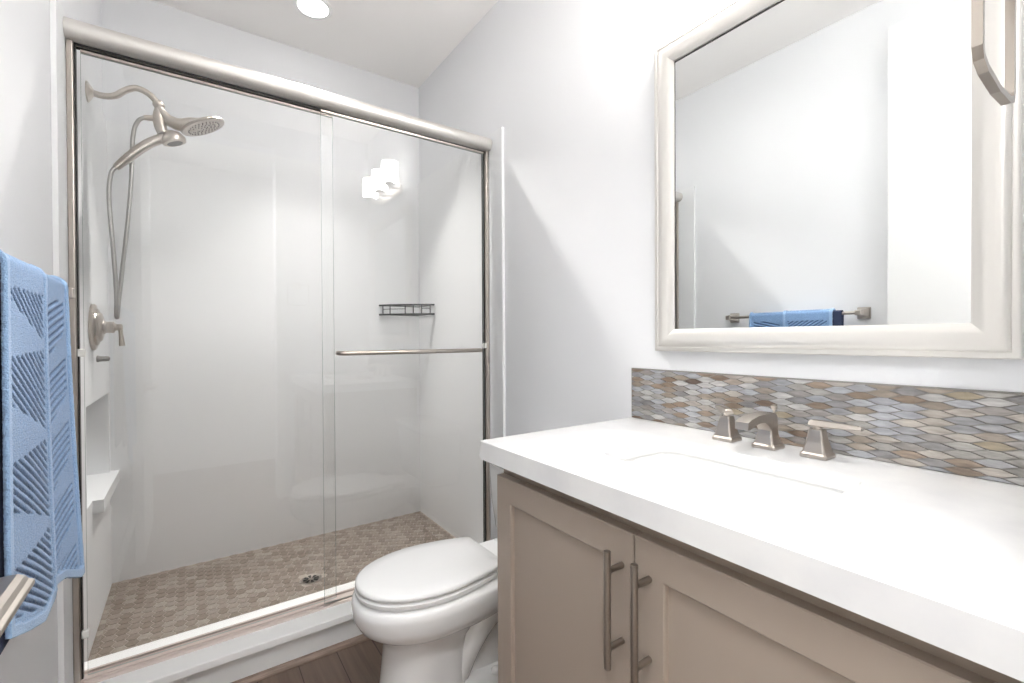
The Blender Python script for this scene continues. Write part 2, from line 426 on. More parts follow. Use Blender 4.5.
t = thing('hand_shower', 'small nickel hand shower docked under the rain head, handle slanting down left', 'hand shower', (-.08, YS-.001, 1.85))
bm = B()
tube(bm, [sp(-.207, 1.722), sp(-.175, 1.762), sp(-.135, 1.808), sp(-.100, 1.840), sp(-.060, 1.862), sp(-.030, 1.865)], [.011, .015, .0165, .0165, .018, .016], 18, 4)
obj('handle', bm, M_nickel, t)
bm = B(); lathe(bm, [(-.032, .012), (-.020, .030), (-.004, .039), (.004, .040), (.012, .037), (.014, .030)], sp(-.043, 1.858), tuple((Vector((math.sin(.36), 0, -math.cos(.36))))), 32)
h = obj('spray_head', bm, M_nickel, t)
bm = B(); dd = Vector((math.sin(.36), 0, -math.cos(.36))); lathe(bm, [(.0135, .026), (.0155, .024)], sp(-.043, 1.858), tuple(dd), 28)
obj('spray_face', bm, mat('grey_rubber_face', srgb(110, 108, 106), .5), h)
bm = B()
tube(bm, [sp(-.126, 1.918, 2.120), sp(-.143, 1.905, 2.124), sp(-.157, 1.87, 2.132), sp(-.164, 1.80, 2.14), sp(-.167, 1.70, 2.145), sp(-.178, 1.55, 2.148), sp(-.192, 1.40, 2.146),
          sp(-.203, 1.28, 2.138), sp(-.207, 1.215, 2.128), sp(-.208, 1.198, 2.118), sp(-.208, 1.215, 2.106), sp(-.207, 1.28, 2.098), sp(-.213, 1.42, 2.095), sp(-.222, 1.56, 2.098), sp(-.224, 1.64, 2.104), sp(-.218, 1.70, 2.112), sp(-.207, 1.724, 2.12)], .0068, 12, 7)
obj('hose', bm, M_hose, t)

t = thing('shower_valve', 'round nickel shower valve with a stem and short lever on the left shower wall', 'shower valve', (SX0, 2.172, 1.165))
bm = B(); lathe(bm, [(0, .082), (.006, .082), (.010, .078), (.011, .066), (.017, .063), (.020, .052), (.026, .048), (.030, .036)], (SX0, 2.172, 1.165), (1, 0, 0), 44); obj('escutcheon', bm, M_nickel, t)
bm = B(); lathe(bm, [(.026, .028), (.034, .024), (.038, .020), (.058, .021), (.061, .015), (.066, .011), (.074, .012), (.080, .011), (.082, .006)], (SX0, 2.172, 1.165), (1, 0, 0), 28); obj('stem', bm, M_nickel, t)
bm = B(); tube(bm, [(SX0+.075, 2.172, 1.168), (SX0+.077, 2.172, 1.14), (SX0+.080, 2.172, 1.098)], [.0065, .0065, .009], 14); obj('lever', bm, M_nickel, t)
bm = B(); lathe(bm, [(0, .012), (.004, .012), (.012, .0095), (.026, .0095), (.034, .008), (.037, .004)], (SX0, 2.26, 1.050), (1, 0, 0), 24)
tag(obj('wall_peg', bm, mat('grey_cap', srgb(150, 148, 146), .4, .6)), 'small grey rounded peg on the shower wall below the valve', 'peg')

# corner caddy
t = thing('corner_caddy', 'black wire corner caddy fixed high in the back right corner of the shower', 'shower caddy', (1.0, 2.47, 1.252))
ca, cb = (.880, SYB-.006), (SX1-.006, 2.352)
def cfront(n=14):
    out = []
    for k in range(n+1):
        s_ = k/n; x = ca[0]*(1-s_)+cb[0]*s_; y = ca[1]*(1-s_)+cb[1]*s_
        bow = .022*math.sin(PI*s_); out.append((x-bow*.69, y-bow*.72))
    return out
F_ = cfront()
def rail(z, h=.0052):
    bm = B(); tube(bm, [(x, y, z) for x, y in F_], h, 8); return bm
obj('top_rail', rail(1.306), M_black, t); obj('bottom_rail', rail(1.254), M_black, t)
bm = B(); tube(bm, [(x, y, 1.284) for x, y in F_[1:8]], .0018, 6); obj('middle_rail', bm, M_black, t)
bm = B(); tube(bm, [(x, y, 1.284) for x, y in F_[11:14]], .0018, 6); obj('middle_rail', bm, M_black, t)

for k in (1, 3, 7, 9, 11, 13): obj('upright', (lambda b: (tube(b, [(F_[k][0], F_[k][1], 1.254), (F_[k][0], F_[k][1], 1.306)], 0.003, 6), b)[1])(B()), M_black, t)
bm = B()
for z in (1.254, 1.306):
    tube(bm, [(ca[0], ca[1], z), (SX1-.006, SYB-.006, z)], .0025, 6); tube(bm, [(SX1-.006, SYB-.006, z), (cb[0], cb[1], z)], .0025, 6)
obj('back_rail', bm, M_black, t)
bm = B()
for k in range(1, 9):
    s_ = k/9; x = ca[0]+(SX1-.006-ca[0])*s_
    i = min(range(len(F_)), key=lambda j: abs(F_[j][0]-x)); tube(bm, [(x, F_[i][1], 1.254), (x, SYB-.006, 1.254)], .0013, 6)
obj('base_wires', bm, M_black, t)

# ------------------------------------------------------------------ recessed lights
def can_light(x, y, watts, label, spread):
    t = thing('recessed_light', label, 'ceiling light', (x, y, CEIL))
    bm = B(); lathe(bm, [(0, .082), (-.003, .082), (-.006, .076), (-.004, .064), (0, .062)], (x, y, CEIL), (0, 0, 1), 48); obj('trim_ring', bm, M_trim, t)
    bm = B(); lathe(bm, [(0, .063), (-.004, .063)], (x, y, CEIL), (0, 0, 1), 48); obj('lens', bm, M_lens, t)
    ld = bpy.data.lights.new('can_lamp', 'AREA'); ld.shape = 'DISK'; ld.size = .12; ld.energy = watts; ld.color = (1, .97, .93); ld.spread = math.radians(spread)
    lo = bpy.data.objects.new('can_lamp', ld); link(lo); lo.parent = t; lo.location = (0, 0, -.012); lo.rotation_euler = (math.radians(-17 if y > 2 else 0), 0, 0)
can_light(.469, 2.226, CAN_SHOWER, 'round white recessed ceiling light shining above the shower', 85)
can_light(.40, 1.36, CAN_FILL, 'added recessed ceiling light out of view above the toilet, fill for room and shower', 150)  # added out-of-view can, brightens the toilet and lower shower

# ------------------------------------------------------------------ vanity light over the mirror
t = thing('vanity_light', 'three-shade bath light above the mirror with white frosted glass shades', 'wall light', (W, .545, 2.14))
obj('backplate', box(B(), W-.022, W-.0005, .545-.19, .545+.19, 2.055, 2.115), M_nickel, t, smooth=False, bevel=.004)
for k in (-1, 0, 1):
    y = .548+k*.19
    a = obj('arm', (lambda b: (tube(b, [(W-.02, y, 2.08), (W-.06, y, 2.075), (W-.085, y, 2.078), (W-.09, y, 2.095)], .007, 10, 4), b)[1])(B()), M_nickel, t)
    bm = B(); lathe(bm, [(0, .020), (.004, .030), (.010, .032), (.012, .028)], (W-.09, y, 2.090), (0, 0, 1), 24); obj('cup', bm, M_nickel, a)
    bm = B()
    lathe(bm, [(0, .030), (.004, .046), (.012, .052), (.125, .052), (.128, .049), (.020, .048), (.010, .040)], (W-.09, y, 2.102), (0, 0, 1), 32)
    obj('shade', bm, M_shade, t)

# ------------------------------------------------------------------ mirror
my0, my1, mz0, mz1 = .142, .868, 1.080, 1.955
t = thing('wall_mirror', 'large rectangular wall mirror in a champagne silver frame above the vanity', 'mirror', (W, .505, mz0))
FW = .062
# frame profile: (inward distance from the outer edge, projection from wall)
fp = [(0, 0), (0, .020), (.002, .023), (.006, .0245), (.011, .024), (.0125, .0225), (.014, .0235), (.018, .0265), (.024, .0275), (.032, .0265), (.042, .0235), (.052, .0195), (.059, .0165), (.0615, .0150), (.062, .0125), (.0625, 0)]
bm = B()
cr = []
for (sy, sz) in ((0, 0), (1, 0), (1, 1), (0, 1)):
    ring = []
    for d, p in fp:
        y = my0+d if sy == 0 else my1-d; z = mz0+d if sz == 0 else mz1-d
        ring.append(bm.verts.new((W-.0003-p, y, z)))
    cr.append(ring)
for i in range(4):
    a, b = cr[i], cr[(i+1) % 4]
    for k in range(len(fp)-1): bm.faces.new((a[k], a[k+1], b[k+1], b[k]))
obj('frame', bm, M_frame, t, angle=28)
bm = B(); box(bm, W-.0115, W-.003, my0+FW-.004, my1-FW+.004, mz0+FW-.004, mz1-FW+.004)
obj('mirror_glass', bm, M_mirror, t, smooth=False)
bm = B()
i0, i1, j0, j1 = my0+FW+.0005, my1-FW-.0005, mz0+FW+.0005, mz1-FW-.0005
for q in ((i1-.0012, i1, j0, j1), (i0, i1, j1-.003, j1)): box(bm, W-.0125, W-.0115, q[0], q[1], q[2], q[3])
obj('frame_shadow', bm, mat('painted_frame_shadow', srgb(70, 68, 66), .5), t, smooth=False)  # dark strips paint the frame's shadow along the glass edge

# ------------------------------------------------------------------ vanity: cabinet, counter, sink, faucet, backsplash
VY0, VY1 = .04, .935            # cabinet extent in y
DXF = .604                      # door face
CT, CB = .870, .825
t = thing('vanity_cabinet', 'taupe shaker vanity cabinet with two doors under the white countertop', 'cabinet', (.88, .49, 0))
bm = B()
box(bm, DXF+.021, W-.002, VY1-.018, VY1, .09, CB-.001); box(bm, DXF+.021, W-.002, VY0, VY0+.018, .09, CB-.001)
box(bm, DXF+.021, W-.002, VY0+.018, VY1-.018, .09, .108); box(bm, W-.012, W-.002, VY0+.018, VY1-.018, .108, CB-.001)
box(bm, DXF+.021, DXF+.039, VY0+.018, VY1-.018, CB-.055, CB-.001); box(bm, DXF+.021, DXF+.039, VY0+.018, VY1-.018, .108, .13)
box(bm, DXF+.021, DXF+.039, .495, .535, .13, CB-.055)
box(bm, DXF+.08, DXF+.095, VY0, VY1, 0, .09); box(bm, DXF+.095, W-.002, VY1-.018, VY1, 0, .09)
obj('carcass', bm, M_taupe2, t, smooth=False, bevel=.001)
def cab_door(y0, y1, hy, lab):
    z0, z1 = .115, .791; st = .058
    bm = B()
    # frame with a stepped inner edge, and a recessed flat panel
    def ringpts(d, x): return [(x, y0+d, z0+d), (x, y1-d, z0+d), (x, y1-d, z1-d), (x, y0+d, z1-d)]
    rings = [ringpts(0, DXF+.0205), ringpts(0, DXF+.0015), ringpts(.0015, DXF), ringpts(st-.002, DXF), ringpts(st, DXF+.002), ringpts(st+.001, DXF+.0095)]
    loft(bm, rings, cap=True)
    d = obj('door', bm, M_taupe, t, smooth=False)
    h = B(); tube(h, [(DXF-.036, hy, .566), (DXF-.036, hy, .5665), (DXF-.036, hy, .7635), (DXF-.036, hy, .764)], [.0045, .006, .006, .0045], 16)
    hd = obj('handle', h, M_pull, d)
    for z in (.60, .73):
        p = B(); lathe(p, [(0, .0055), (.031, .0055)], (DXF-.031, hy, z), (1, 0, 0), 14)
        lathe(p, [(.031, .006), (.0312, .006)], (DXF-.031, hy, z), (1, 0, 0), 14)
        # posts are fused with the bar into one pull
        pr = obj('handle_post', p, M_pull, d)
cab_door(.5155, VY1-.002, .540, '')
cab_door(.095, .5125, .483, '')
obj('filler_strip', box(B(), DXF+.003, DXF+.021, VY0, .093, .115, .791), M_taupe, t, smooth=False)

CX0, CY0, CY1 = .579, YN+.002, .970
scx, scy, shx, shy = .840, .508, .122, .205     # sink centre and half sizes
def polar_rect(a, hx, hy, n):
    c, s = math.cos(a), math.sin(a); return ((abs(c)/hx)**n + (abs(s)/hy)**n)**(-1/n)
angs = sorted(set([2*PI*k/96 for k in range(96)] + [math.atan2(y-scy, x-scx) % (2*PI) for x in (CX0, W-.0008) for y in (CY0, CY1)]))
def outer_pt(a):
    c, s = math.cos(a), math.sin(a); ts = []
    if c > 1e-9: ts.append((W-.0008-scx)/c)
    if c < -1e-9: ts.append((CX0-scx)/c)
    if s > 1e-9: ts.append((CY1-scy)/s)
    if s < -1e-9: ts.append((CY0-scy)/s)
    t_ = min(ts); return (scx+c*t_, scy+s*t_)
def inner_pt(a, g=0): r = polar_rect(a, shx+g, shy+g, 9); return (scx+r*math.cos(a), scy+r*math.sin(a))
bm = B()
o_ = [outer_pt(a) for a in angs]; i_ = [inner_pt(a) for a in angs]; i2 = [inner_pt(a, -.003) for a in angs]
R4 = [[(x, y, CB) for x, y in o_], [(x, y, CT-.002) for x, y in o_], [(x+(.002 if x < CX0+.001 else 0), y-(.002 if y > CY1-.001 else 0), CT) for x, y in o_],
      [(scx+(x-scx)*1.012, scy+(y-scy)*1.007, CT) for x, y in i_], [(x, y, CT-.003) for x, y in i_], [(x, y, CT-.028) for x, y in i_], ]
RR = loft(bm, R4, cap=False)
n = len(angs)
und = [bm.verts.new((x, y, CB)) for x, y in [inner_pt(a, .03) for a in angs]]
up = [bm.verts.new((x, y, CT-.028)) for x, y in [inner_pt(a, .03) for a in angs]]
for k in range(n):
    q = (k+1) % n
    bm.faces.new((RR[5][k], RR[5][q], up[q], up[k])); bm.faces.new((up[k], up[q], und[q], und[k])); bm.faces.new((und[k], und[q], RR[0][q], RR[0][k]))
tag(obj('countertop', bm, M_quartz, angle=30), 'thick white quartz countertop with a rectangular sink cutout on the taupe cabinet', 'countertop')

t = thing('sink', 'white rectangular undermount sink set into the quartz countertop', 'sink', (scx, scy, .69))
bm = B()
def sr(g, z): return [(*inner_pt(a, g), z) for a in angs]
loft(bm, [sr(.028, CT-.029), sr(.006, CT-.029), sr(.004, CT-.035), sr(-.004, CT-.10), sr(-.014, CT-.138), sr(-.035, CT-.150), sr(-.085, CT-.156),
          sr(-.085, CT-.166), sr(-.030, CT-.162), sr(.004, CT-.148), sr(.012, CT-.10), sr(.016, CT-.050), sr(.028, CT-.045), sr(.028, CT-.029)], cap=False)
box(bm, scx-.045, scx+.045, scy-.13, scy+.13, CT-.165, CT-.157)
obj('basin', bm, M_porc, t, angle=50)
bm = B(); lathe(bm, [(0, .024), (.002, .024), (.003, .020), (.002, .012), (.006, .010), (.007, .004)], (scx, scy, CT-.157), (0, 0, 1), 24); obj('drain', bm, M_nickel, t)

# faucet: three pieces on the counter
FX = 1.066
t = thing('faucet', 'brushed nickel widespread faucet, arched spout between two flared lever handles', 'faucet', (FX, .523, CT))
def sq(x, y, z, hx, hy, c=.15):
    k = c; return [(x-hx, y-hy*(1-k), z), (x-hx*(1-k), y-hy, z), (x+hx*(1-k), y-hy, z), (x+hx, y-hy*(1-k), z), (x+hx, y+hy*(1-k), z), (x+hx*(1-k), y+hy, z), (x-hx*(1-k), y+hy, z), (x-hx, y+hy*(1-k), z)]
bm = B(); y = .523
loft(bm, [sq(FX, y, CT+.0005, .026, .026), sq(FX, y, CT+.007, .026, .026), sq(FX, y, CT+.011, .022, .022), sq(FX, y, CT+.030, .017, .017), sq(FX, y, CT+.048, .015, .015)])
obj('spout_base', bm, M_nickel, t, smooth=False, bevel=.0012)
up_ = [(.015, .040), (.015, .062), (.012, .073), (.004, .079), (-.012, .082), (-.040, .082), (-.070, .080), (-.098, .074), (-.110, .069)]
lo_ = [(-.111, .053), (-.100, .054), (-.080, .060), (-.060, .063), (-.042, .062), (-.028, .056), (-.019, .047), (-.015, .040)]
bm = B(); rings = []
for (yy, s_) in ((-.0145, .94), (-.013, 1), (.013, 1), (.0145, .94)):
    rings.append([(FX+px*1.0, y+yy, CT+(pz if s_ == 1 else .066+(pz-.066)*.96)) for px, pz in up_+lo_])
loft(bm, rings); obj('spout', bm, M_nickel, t, angle=30)
bm = B(); lathe(bm, [(0, .003), (.018, .003), (.020, .006), (.028, .007), (.030, .004)], (FX+.028, y, CT+.064), (0, 0, 1), 14)
lathe(bm, [(0, .003), (.066, .003)], (FX+.028, y, CT+.0005), (0, 0, 1), 14)
obj('lift_rod', bm, M_nickel, t)
for (y, s_) in ((.620, 1), (.423, -1)):
    bm = B()
    loft(bm, [sq(FX, y, CT+.0005, .0255, .0255), sq(FX, y, CT+.007, .0255, .0255), sq(FX, y, CT+.011, .022, .022), sq(FX, y, CT+.032, .0165, .0165), sq(FX, y, CT+.058, .0125, .0125)])
    h = obj('handle', bm, M_nickel, t, smooth=False, bevel=.0012)
    bm = B(); lathe(bm, [(.056, .008), (.064, .008)], (FX, y, CT), (0, 0, 1), 16)
    def xs(yy, z, hw, ht): return [(FX-hw, yy, z), (FX-hw*.6, yy, z+ht), (FX+hw*.6, yy, z+ht), (FX+hw, yy, z), (FX+hw*.6, yy, z-.003), (FX-hw*.6, yy, z-.003)]
    loft(bm, [xs(y-s_*.014, CT+.067, .011, .006), xs(y-s_*.010, CT+.066, .013, .010), xs(y+s_*.015, CT+.066, .012, .010), xs(y+s_*.070, CT+.068, .008, .006), xs(y+s_*.078, CT+.069, .007, .004)])
    if s_ == 1:     # turned half way towards the wall
        bmesh.ops.rotate(bm, verts=bm.verts, cent=(FX, y, CT), matrix=Matrix.Rotation(-math.radians(44), 3, 'Z'))
    obj('lever', bm, M_nickel, h, angle=30)

# backsplash: staggered elongated hexagon mosaic
def backsplash():
    y0, y1, z0, z1 = YN+.001, .968, CT+.0005, 1.0245
    xg, xt = W-.0065, W-.0085
    bm = B(); box(bm, xg, W-.0005, y0, y1, z0, z1, 1); ft = [0]*6; cols = [srgb(138, 134, 130)]
    Lh, h, g = .0295, .0150, .0012; tip = .0205; cp = 2*Lh-tip
    pal = [(164, 165, 169), (180, 178, 176), (152, 152, 154), (160, 157, 152), (149, 144, 140), (171, 164, 156), (152, 142, 131), (142, 127, 113), (122, 106, 93), (158, 147, 127), (139, 137, 137), (92, 79, 71)]
    wt = [16, 12, 14, 12, 10, 9, 8, 6, 4, 3, 8, 1.5]
    i = 0; y = y0
    while y < y1+Lh:
        z = z0 - h + (h/2 if i % 2 else 0)
        while z < z1+h:
            a = Lh-g*1.6; b = h/2-g*.5
            pts = [(y-a, z), (y-a+tip, z-b), (y+a-tip, z-b), (y+a, z), (y+a-tip, z+b), (y-a+tip, z+b)]
            # clip to the panel
            def clip(P, ax, lim, keep_less):
                out = []
                for k in range(len(P)):
                    A, Bq = P[k], P[(k+1) % len(P)]
                    ia = (A[ax] <= lim) if keep_less else (A[ax] >= lim); ib = (Bq[ax] <= lim) if keep_less else (Bq[ax] >= lim)
                    if ia: out.append(A)
                    if ia != ib:
                        s_ = (lim-A[ax])/(Bq[ax]-A[ax]); out.append((A[0]+(Bq[0]-A[0])*s_, A[1]+(Bq[1]-A[1])*s_))
                return out
            for (ax_, lim, kl) in ((0, y1-.003, True), (0, y0+.001, False), (1, z1-.003, True), (1, z0+.001, False)):
                pts = clip(pts, ax_, lim, kl)
                if len(pts) < 3: break
            if len(pts) >= 3:
                cl = []
                for p in pts:
                    if not cl or math.dist(p, cl[-1]) > 2e-4: cl.append(p)
                if len(cl) > 2 and math.dist(cl[0], cl[-1]) < 2e-4: cl.pop()
                if len(cl) >= 3:
                    n0 = len(bm.faces); prism(bm, cl, 'x', xg, xt)
                    c = rnd.choices(pal, wt)[0]; v = rnd.uniform(-8, 8)
                    cols.append(srgb(*[q+v for q in c])); ft += [len(cols)-1]*(len(bm.faces)-n0)
            z += h
        y += cp; i += 1
    o = obj('backsplash', bm, [M_mosaic, M_bgrout], smooth=False)
    set_tile_colors(o.data, cols, ft)
    tag(o, 'grey and brown elongated-hexagon mosaic backsplash behind the faucet', 'backsplash')
backsplash()

# ------------------------------------------------------------------ toilet
TY = 1.307
def egg(z, xf, xw, xb, w_, nb=2.6, N=56):
    pts = []
    for k in range(N):
        a = 2*PI*k/N; c, s = math.cos(a), math.sin(a)
        if c < 0: x = xw - (xw-xf)*abs(c)**(2/2.15); y = w_*math.copysign(abs(s)**(2/2.15), s)
        else: x = xw + (xb-xw)*c**(2/nb); y = w_*math.copysign(abs(s)**(2/nb), s)
        pts.append((x, TY+y, z))
    return pts
def lid_ring(z, xf, xw, xb, w_, wb, r=.018, N=28):
    pts = []
    for k in range(N+1):       # rounded front half, from the far side round the nose to the near side
        a = PI/2 + PI*k/N; c, s = abs(math.cos(a)), math.sin(a)
        pts.append((xw-(xw-xf)*c**(2/2.15), TY+w_*math.copysign(abs(s)**(2/2.15), s), z))
    back = [(xw+(xb-r-xw)*t_, TY-(w_-(w_-wb)*t_**1.6), z) for t_ in (.25, .5, .75, 1)]
    cor = [(xb-r+r*math.sin(q), TY-wb+r*(1-math.cos(q)), z) for q in (.4, .8, 1.2, PI/2)]
    h = back+cor
    return pts + h + [(x, 2*TY-y, z) for x, y, z in h[::-1]]
t = thing('toilet', 'white two-piece toilet with a closed lid between the shower curb and the vanity', 'toilet', (.72, TY, 0))
bm = B()
loft(bm, [egg(0.0005, .432, .57, .70, .118, 3.5), egg(.012, .429, .57, .70, .120, 3.5), egg(.03, .436, .57, .695, .114, 3.5), egg(.10, .446, .57, .69, .108, 3.5), egg(.225, .458, .58, .70, .105, 3.2),
          egg(.258, .450, .59, .74, .110, 3), egg(.272, .430, .60, .80, .126, 2.8), egg(.285, .404, .60, .86, .146, 2.8), egg(.302, .384, .60, .90, .160, 2.8), egg(.326, .371, .60, .915, .168, 3), egg(.355, .368, .60, .92, .170, 3), egg(.373, .370, .60, .92, .169, 3), egg(.381, .378, .60, .915, .162, 3)])
obj('bowl', bm, M_porc, t, angle=60)
bm = B()
loft(bm, [[(x, TY+s_*yy, z) for (s_, x) in ((-1, .66), (-1, .80), (-1, .95), (-.55, .985), (.55, .985), (1, .95), (1, .80), (1, .66))] for z, yy in ((.0005, .118), (.055, .115), (.075, .105), (.085, .085), (.087, .04))])
loft(bm, [egg(.02, .62, .80, .97, .072, 3), egg(.15, .62, .80, .98, .070, 3), egg(.30, .62, .80, .99, .090, 3), egg(.375, .66, .82, 1.10, .120, 4), egg(.383, .66, .82, 1.10, .118, 4)])
for s_ in (-1, 1):
    tube(bm, [(.66, TY+s_*.055, .10), (.70, TY+s_*.068, .19), (.77, TY+s_*.075, .262), (.86, TY+s_*.075, .268), (.92, TY+s_*.068, .20), (.94, TY+s_*.06, .08)], [.04, .042, .042, .042, .042, .045], 16, 5)
obj('trapway', bm, M_porc, t, angle=60)
for s_ in (-1, 1):
    bm = B(); lathe(bm, [(0, .014), (.008, .014), (.014, .009), (.016, .002)], (.775, TY+s_*.098, .078), (0, 0, 1), 18); obj('bolt_cap', bm, M_seat, t)
bm = B()
loft(bm, [lid_ring(.384, .402, .60, .78, .133, .098), lid_ring(.3875, .396, .60, .79, .139, .104), lid_ring(.3885, .380, .60, .80, .155, .116), lid_ring(.391, .378, .60, .80, .157, .118), lid_ring(.401, .377, .60, .80, .158, .118), lid_ring(.404, .383, .60, .795, .153, .113)])
obj('seat', bm, M_seat, t, angle=50)
bm = B()
loft(bm, [lid_ring(.4045, .402, .60, .78, .133, .098), lid_ring(.4085, .396, .60, .79, .139, .104), lid_ring(.4095, .381, .60, .80, .154, .115), lid_ring(.412, .378, .60, .80, .157, .118), lid_ring(.421, .379, .60, .80, .156, .118), lid_ring(.425, .386, .60, .795, .149, .111), lid_ring(.4275, .43, .60, .75, .11, .07), lid_ring(.428, .50, .60, .69, .05, .03)])
obj('lid', bm, M_seat, t, angle=60)
bm = B(); box(bm, .784, .880, TY-.072, TY+.072, .382, .409)
obj('hinge', bm, M_seat, t, smooth=True, bevel=.006, seg=3)
def rrect(x0, x1, y0, y1, z, r, k=5):
    pts = []
    for cx, cy, a0 in ((x1-r, y1-r, 0), (x0+r, y1-r, PI/2), (x0+r, y0+r, PI), (x1-r, y0+r, 1.5*PI)):
        for j in range(k+1):
            a = a0+PI/2*j/k; pts.append((cx+r*math.cos(a), cy+r*math.sin(a), z))
    return pts
bm = B()
loft(bm, [rrect(.975, 1.115, TY-.18, TY+.18, .378, .03), rrect(.958, 1.118, TY-.205, TY+.205, .395, .03), rrect(.950, 1.12, TY-.220, TY+.220, .50, .03), rrect(.943, 1.12, TY-.226, TY+.226, .640, .03)])
obj('tank', bm, M_porc, t, angle=60)
bm = B()
loft(bm, [rrect(.934, 1.124, TY-.234, TY+.234, .6415, .03), rrect(.924, 1.126, TY-.242, TY+.242, .652, .03), rrect(.924, 1.126, TY-.242, TY+.242, .668, .03), rrect(.932, 1.122, TY-.234, TY+.234, .678, .03)])
obj('tank_lid', bm, M_porc, t, angle=60)

# ------------------------------------------------------------------ towel bar and towels on the left wall
BX, BZ = -.228, 1.226
t = thing('towel_bar', 'nickel towel bar with flared square posts on the left wall, holding the towels', 'towel bar', (XL, 1.12, BZ))
bm = B(); tube(bm, [(BX, .822, BZ), (BX, 1.420, BZ)], .0075, 14); obj('bar', bm, M_nickel, t)
for y in (.815, 1.427):
    bm = B()
    def sv(x, hh): return [(x, y-hh, BZ-hh), (x, y+hh, BZ-hh), (x, y+hh, BZ+hh), (x, y-hh, BZ+hh)]
    loft(bm, [sv(XL+.0003, .026), sv(XL+.006, .026), sv(XL+.010, .021), sv(XL+.045, .013), sv(XL+.078, .012), sv(XL+.080, .010)])
    obj('post', bm, M_nickel, t, smooth=False, bevel=.0015)

def towel(name, label, r, y0f, y1f, zb_front, zb_back, flare, mats, thick, relief=None, step=.0025, wave=None):
    """a sheet laid over the bar; s runs down the front, over the bar and down the back"""
    bm = B(); 
    top = BZ
    Lf = 0.66; nz = int(Lf/step); arc = 14
    ys = []; ny = int(.42/step)
    rows = []; info = []
    def zf(yr): return zb_front(yr)
    U = [k/ny for k in range(ny+1)]
    S = [('f', k/nz) for k in range(nz)] + [('a', k/arc) for k in range(arc+1)] + [('b', (k+1)/60) for k in range(60)]
    for kind, s_ in S:
        row = []; inf = []
        for u in U:
            if kind == 'f':
                zb = zf(u); z = zb + (top-zb)*s_; d = (top-z)/.6
                x = BX + r + flare(u, d); nx = 1; nzv = 0
                y = y0f(d) + (y1f(d)-y0f(d))*u
                hgt, c = relief(u, z, d) if relief else (0, (1, 1, 1))
                row.append((x + hgt, y, z)); inf.append(c)
            elif kind == 'a':
                a = PI*s_; y = y0f(0) + (y1f(0)-y0f(0))*u
                hgt, c = relief(u, top+.02*s_, 0) if relief else (0, (1, 1, 1))
                row.append((BX+(r+hgt)*math.cos(a), y, top+(r+hgt)*math.sin(a))); inf.append(c)
            else:
                z = top-(top-zb_back)*s_; y = y0f(0)+(y1f(0)-y0f(0))*u
                row.append((BX-r, y, z)); inf.append(relief(.5, 3, 0)[1] if relief else (1, 1, 1))
        rows.append([bm.verts.new(p) for p in row]); info.append(inf)
    cols = []; 
    for i in range(len(rows)-1):
        for j in range(ny):
            bm.faces.new((rows[i][j], rows[i][j+1], rows[i+1][j+1], rows[i+1][j]))
    vc = [c for inf in info for c in inf]
    o = obj(name, bm, mats, smooth=True, angle=180)
    if relief:
        a = o.data.color_attributes.new('tile', 'FLOAT_COLOR', 'POINT')
        for k, c in enumerate(vc): a.data[k].color = (*c, 1)
    s = o.modifiers.new('thickness', 'SOLIDIFY'); s.thickness = thick; s.offset = -1
    return tag(o, label, 'towel')

LB, DB = srgb(126, 158, 198), srgb(60, 88, 128)
HEM = srgb(150, 180, 214)
def noise2(a, b):
    return math.sin(a*91.7+b*47.3)*.5+math.sin(a*53.1-b*121.9+1.3)*.5
def relief(u, z, d):
    y = u*.40
    mid = .55 + .02*math.sin(z*5)           # the folded edge down the middle
    n = (rnd.random()-.5)*.0008
    if u < .03 or u > .985 or abs(u-mid) < .018 or d > 5 or (d < 5 and z < hem(u)+.016):
        return (.0022+n, HEM)
    base = 0 if u < mid else -.003
    on = False; g = 0
    if u < mid:
        fb = ((z+.060+y*.15)/.150) % 1; tri = u/mid; g = math.sin(2*PI*(z+.60*y)/.0135)
        on = .10 < tri < .92 and abs(fb-.5) < .20+.27*tri and z < BZ-.03
    else:
        fb = ((z-y*.3)/.125) % 1; tri = (u-mid)/(1-mid); g = math.sin(2*PI*(z-.22*y)/.0140)
        on = .14 < tri < .88 and abs(fb-.5) < .45-.18*tri and z < BZ-.03
    if on and g > .15:
        k = min(1, (g-.15)/.4)
        return (base-.0040*k+n, tuple(LB[i]*(1-k)+DB[i]*k for i in range(3)))
    f = 1+rnd.uniform(-.10, .08)
    return (base+n, tuple(c*f for c in LB))
def hem(u):
    K = ((0, .712), (.15, .690), (.33, .668), (.50, .672), (.56, .684), (.75, .668), (.95, .632), (1, .634))
    for (a, za), (b, zb) in zip(K[:-1], K[1:]):
        if u <= b: q = (u-a)/(b-a); return za+(zb-za)*q
    return K[-1][1]
towel('hand_towel', 'light blue terry towel with diagonal ridges folded over the towel bar', .0225,
      lambda d: .912-.005*d, lambda d: 1.300+.005*d, hem,
      .74, lambda u, d: .014*u*d**1.5+.003*math.sin(u*7+.5)*d*u*2+(.005*d*min(1, u*4) if u < .55 else 0), M_terry, .0065, relief)
towel('bath_towel', 'dark navy towel hanging underneath the light blue towel on the bar', .0145,
      lambda d: .878, lambda d: 1.27, lambda u: .697, .70, lambda u, d: .001*d, M_navy, .006, None, .01)

